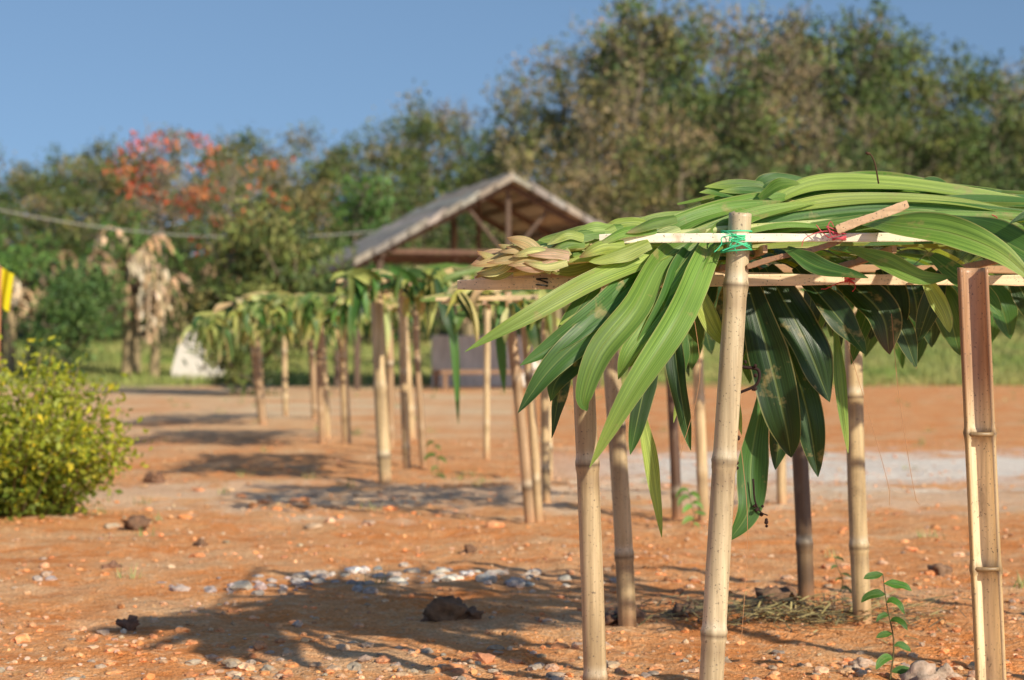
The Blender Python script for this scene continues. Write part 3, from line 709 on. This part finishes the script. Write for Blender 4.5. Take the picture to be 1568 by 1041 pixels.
def banana(x,y,h,seed,dry):
    r=random.Random(seed); e=empty('banana_plant',(x,y,gz(x,y))); mb=MB()
    for s in range(2):
        ox=r.uniform(-.5,.5); oy=r.uniform(-.3,.3); hh=h*.5*r.uniform(.7,1.1)
        tube(mb,[V((ox,oy,-.05)),V((ox+.04,oy,hh*.5)),V((ox+.02,oy,hh))],[.13,.08],(.36,.27,.15),9,mat=1,nseg=8)
        for i in range(8):
            a=r.uniform(0,6.28); L_=r.uniform(.9,1.7)*h/3.6; d=V((math.cos(a),math.sin(a),0)); p=V((ox+.02,oy,hh))
            isd=r.random()<dry
            if isd: c=r.choice([(.60,.42,.25),(.50,.32,.18),(.64,.50,.33),(.36,.24,.13)]); up=r.uniform(.6,1.2); dn=r.uniform(-.1,.9)
            else: c=(.14,.25,.05); up=r.uniform(.8,1.3); dn=r.uniform(-.2,.4)
            pts=[p,p+d*L_*.22+V((0,0,L_*up*.6)),p+d*L_*.5+V((0,0,L_*(up*.8-dn*.3))),p+d*L_*.72+V((0,0,L_*(up*.5-dn)))]
            tube(mb,pts,[.03,.01],jit(c,.15,r),5,nseg=10)
            side=d.cross(V((0,0,1)))
            for k in range(26):
                t=.12+.86*k/26+r.uniform(-.02,.02); q=cr(pts,min(1,t)); sg=r.choice([-1,1]); wl=.34*h/3.6*math.sin(math.pi*min(.97,t))**.6*r.uniform(.6,1.1)
                dr=r.uniform(.5,1.6) if isd else r.uniform(.0,.6)
                leaf(mb,[q,q+side*sg*wl*.6+V((0,0,-wl*dr*.25)),q+side*sg*wl*(1 if not isd else .7)+V((0,0,-wl*dr))+d*.06],r.uniform(.06,.13),(0,-.2,1),jit(c,.3,r),None,nseg=5,nc=2,fold=.1,wave=.4,base=.9,r=r)
    mb.build('leaves_and_stems',[M_fol2,M_bark],e)
banana(-8.7,46.5,3.9,1,.8); banana(-9.6,48,4.1,2,.45); banana(-11.6,47,3.8,3,.5); banana(-12.4,49,3.8,4,.3); banana(-7.9,55,3.4,5,.55)
banana(-13.4,48,3.8,6,.3); banana(-1.0,50,3.2,7,.2); banana(.8,51,3.4,8,.2); banana(-6.4,54,3.2,9,.2)

mb=MB(); r=random.Random(9)
for i in range(60000):
    y=42+20*r.random(); x=r.uniform(-1,1)*(.28*y+1)
    if y<48 and noise.noise(V((x*.35,y*.35,1)))+ (y-45)*.25 < r.uniform(-.4,.2): continue
    h=r.uniform(.06,.24); a=r.uniform(0,6.28); w=V((math.cos(a),math.sin(a),0))*.022; z=gz(x,y); l=V((r.uniform(-.08,.08),r.uniform(-.08,.08),h))
    p=V((x,y,z-.01)); k=.5+.8*noise.noise(V((x*.5,y*.5,4)))
    mb.add([p-w,p+w,p+l],[(0,1,2)],jit(mixc(r.choice([(.16,.26,.06),(.22,.31,.07),(.13,.20,.05)]),(.38,.36,.15),max(0,min(1,k))),.2,r),None,0,False)
mb.build('grass',[M_fol])
mb=MB()
for i in range(130):
    y=8+34*r.random(); x=r.uniform(-1,1)*(.28*y)
    for k in range(14):
        h=r.uniform(.02,.06)*(1+y*.03); a=r.uniform(0,6.28); w=V((math.cos(a),math.sin(a),0))*.004
        p=V((x+r.gauss(0,.03),y+r.gauss(0,.03),0)); p.z=gz(p.x,p.y)-.005
        mb.add([p-w,p+w,p+V((r.uniform(-.03,.03),r.uniform(-.03,.03),h))],[(0,1,2)],jit(r.choice([(.24,.28,.09),(.4,.34,.16),(.3,.3,.12)]),.2,r),None,0,False)
mb.build('sparse_weeds',[M_fol2])

# ------------------------------------------------------------------ hut
hut=empty('open_gable_hut',(-.05,38,-.05)); hut.rotation_euler=(0,0,math.radians(15))
def box(mb,c,s,col,rot=None,mat=0):
    c=V(c); b=min(s)*.12
    bm=bmesh.new(); bmesh.ops.create_cube(bm,size=1)
    for v in bm.verts: v.co=V((v.co.x*s[0],v.co.y*s[1],v.co.z*s[2]))
    bmesh.ops.bevel(bm,geom=bm.edges[:],offset=b,segments=1,affect='EDGES')
    bm.verts.index_update()
    vs=[(rot@v.co if rot else v.co)+c for v in bm.verts]; fs=[tuple(q.index for q in f.verts) for f in bm.faces]; bm.free()
    mb.add(vs,fs,col,None,mat,False)
W=3.0; H0=2.52; H1=4.14; D=5.0
mb=MB()
for sgn,nm in ((-1,'l'),(1,'r')):
    nc=9; nr=26
    for k in range(nc):
        t0=k/nc; t1=(k+1.25)/nc if k<nc-1 else 1.03
        vs=[]
        for j in range(nr+1):
            yy=-.35+(D+.7)*j/nr
            for t,lift in ((t0,.09),(t1,.05)):
                jg=R.uniform(-.02,.02)
                vs.append(V((sgn*W*t,yy,H1+(H0-H1)*(t+jg)+lift+R.uniform(-.012,.012))))
            for t,lift in ((t1,-.06),(t0,-.06)):
                vs.append(V((sgn*W*t,yy,H1+(H0-H1)*t+lift)))
        fs=[]
        for j in range(nr):
            a=j*4
            for q in range(4): fs.append((a+q,a+(q+1)%4,a+4+(q+1)%4,a+4+q))
        fs.append((0,1,2,3)); fs.append((nr*4,nr*4+1,nr*4+2,nr*4+3))
        mb.add(vs,fs,jit((.33,.295,.25),.2),None,0,False)
mb.build('thatched_roof',[M_wood],hut)
mb=MB()
wc=(.13,.085,.06)
for x in (-2.5,2.5):
    for y in (.1,2.4,4.7): box(mb,(x,y,1.3),(.12,.12,2.7),wc)
for y in (.1,2.4,4.7):
    box(mb,(0,y,2.72),(5.2,.08,.09),(.17,.09,.06)); box(mb,(0,y,3.35),(.09,.08,1.2),wc)
    for sg in (-1,1):
        rot=Matrix.Rotation(sg*math.atan2(H1-H0,W),3,'Y')
        box(mb,(sg*W*.5,y-.04,(H0+H1)/2-.12),(3.4,.08,.12),(.15,.095,.065),rot)
for x in (-2.5,2.5): box(mb,(x,2.4,2.66),(.10,5.2,.10),wc)
for t in (.2,.5,.8):
    for sg in (-1,1): box(mb,(sg*W*t,2.4,H1+(H0-H1)*t-.10),(.07,5.3,.07),wc)
box(mb,(-.45,.07,3.15),(.06,.06,1.0),wc,Matrix.Rotation(-.7,3,'Y')); box(mb,(.45,.07,3.15),(.06,.06,1.0),wc,Matrix.Rotation(.7,3,'Y'))
mb.build('timber_frame',[M_wood],hut)
mb=MB()
box(mb,(.9,4.95,.55),(2.6,.14,1.2),(.72,.68,.62))
box(mb,(.3,2.8,.40),(2.2,.9,.08),(.3,.18,.11)); 
for x in (-.7,1.3):
    for y in (2.4,3.2): box(mb,(x,y,.18),(.08,.08,.36),(.3,.18,.11))
mb.build('low_wall_and_bench',[M_wood],hut)

mb=MB(); pts=[]; n=24
for i in range(n+1):
    t=i/n; pts.append((t*1.15, 1.32*(math.sin(min(1,.12+t*2.2)*math.pi*.5))*(1-.62*sst(.35,1,t))))
vs=[];
for x,z in pts:
    for y in (0,.3):
        vs.append(V((x,y+.3*x,-.1))); vs.append(V((x,y+.3*x,z)))
fs=[]
for i in range(n):
    a=i*4; fs+= [(a,a+4,a+5,a+1),(a+1,a+5,a+7,a+3),(a+3,a+7,a+6,a+2)]
fs+=[(0,1,3,2),(n*4,n*4+2,n*4+3,n*4+1)]
mb.add(vs,fs,(.72,.67,.60),None,0,False)
o=mb.build('white_rendered_wall',[M_rock]); o.location=(-7.95,46.5,gz(-7.6,46.5))

ec=empty('overhead_cable'); mb=MB()
A=V((-16,42,5.4)); B=V((-1.2,42.4,3.55)); pts=[]
for i in range(31):
    t=i/30; p=A.lerp(B,t); p.z-=4*1.1*t*(1-t); pts.append(p)
tube(mb,pts,[.014,.014],(.38,.36,.33),6); mb.build('cable',[M_str],ec)
mb=MB()
tube(mb,[(A.x,A.y,-.2),(A.x,A.y,2.5),(A.x,A.y,A.z+.2)],[.09,.06],(.3,.26,.22),10,nseg=8)
tube(mb,[(B.x,B.y,-.2),(B.x,B.y,2),(B.x,B.y,B.z+.03)],[.05,.04],(.3,.26,.22),10,nseg=8)
mb.build('cable_posts',[M_wood],ec)
fl=empty('yellow_flag'); mb=MB()
tube(mb,[(-3.53,13.6,-.1),(-3.52,13.6,.7),(-3.50,13.6,1.5)],[.022,.016],(.45,.19,.09),8,nseg=8); mb.build('flag_stick',[M_bark],fl)
mb=MB(); vs=[]
for i in range(9):
    for j in range(7):
        u=i/8;v=j/6; vs.append(V((-3.50+u*.10*(1-v*.4),13.6+.03*math.sin(u*6+v),1.50-v*.26-.05*u)))
mb.add(vs,[(i*7+j,i*7+j+1,(i+1)*7+j+1,(i+1)*7+j) for i in range(8) for j in range(6)],(.80,.68,.02)); mb.build('flag_cloth',[M_fol1],fl)

# ------------------------------------------------------------------ light, sky, camera
S=V((1.55,-1.9,1.38)).normalized()
sl=bpy.data.lights.new('sun','SUN'); sl.energy=5.0; sl.angle=math.radians(1.0); sl.color=(1,.91,.73)
so=bpy.data.objects.new('sun',sl); sc.collection.objects.link(so); so.rotation_euler=(-S).to_track_quat('-Z','Y').to_euler(); so.location=(10,-5,8)
w=bpy.data.worlds.new('World'); sc.world=w; w.use_nodes=True; nt=w.node_tree; nt.nodes.clear()
sky=N_(nt,'ShaderNodeTexSky',sky_type='NISHITA'); sky.sun_disc=False
sky.sun_elevation=math.asin(S.z); sky.sun_rotation=math.atan2(S.x,S.y); sky.air_density=1.25; sky.dust_density=.6; sky.ozone_density=3.6
tc=N_(nt,'ShaderNodeTexCoord'); mp=N_(nt,'ShaderNodeMapping'); mp.inputs['Location'].default_value=(0,0,.22)
nt.links.new(tc.outputs['Generated'],mp.inputs[0]); nrm=N_(nt,'ShaderNodeVectorMath',operation='NORMALIZE'); nt.links.new(mp.outputs[0],nrm.inputs[0])
nt.links.new(nrm.outputs[0],sky.inputs[0])
bg=N_(nt,'ShaderNodeBackground'); bg.inputs[1].default_value=.125; nt.links.new(sky.outputs[0],bg.inputs[0])
o=N_(nt,'ShaderNodeOutputWorld'); nt.links.new(bg.outputs[0],o.inputs[0])
cam=bpy.data.cameras.new('camera'); co=bpy.data.objects.new('camera',cam); sc.collection.objects.link(co)
co.location=(0,0,1.0); co.rotation_euler=(math.radians(90),0,0); cam.lens=70; cam.sensor_width=36; cam.clip_end=2000; cam.clip_start=.05
cam.dof.use_dof=True; cam.dof.focus_distance=5.2; cam.dof.aperture_fstop=3.7
sc.camera=co
sc.view_settings.view_transform='Standard'; sc.view_settings.look='None'; sc.view_settings.exposure=0
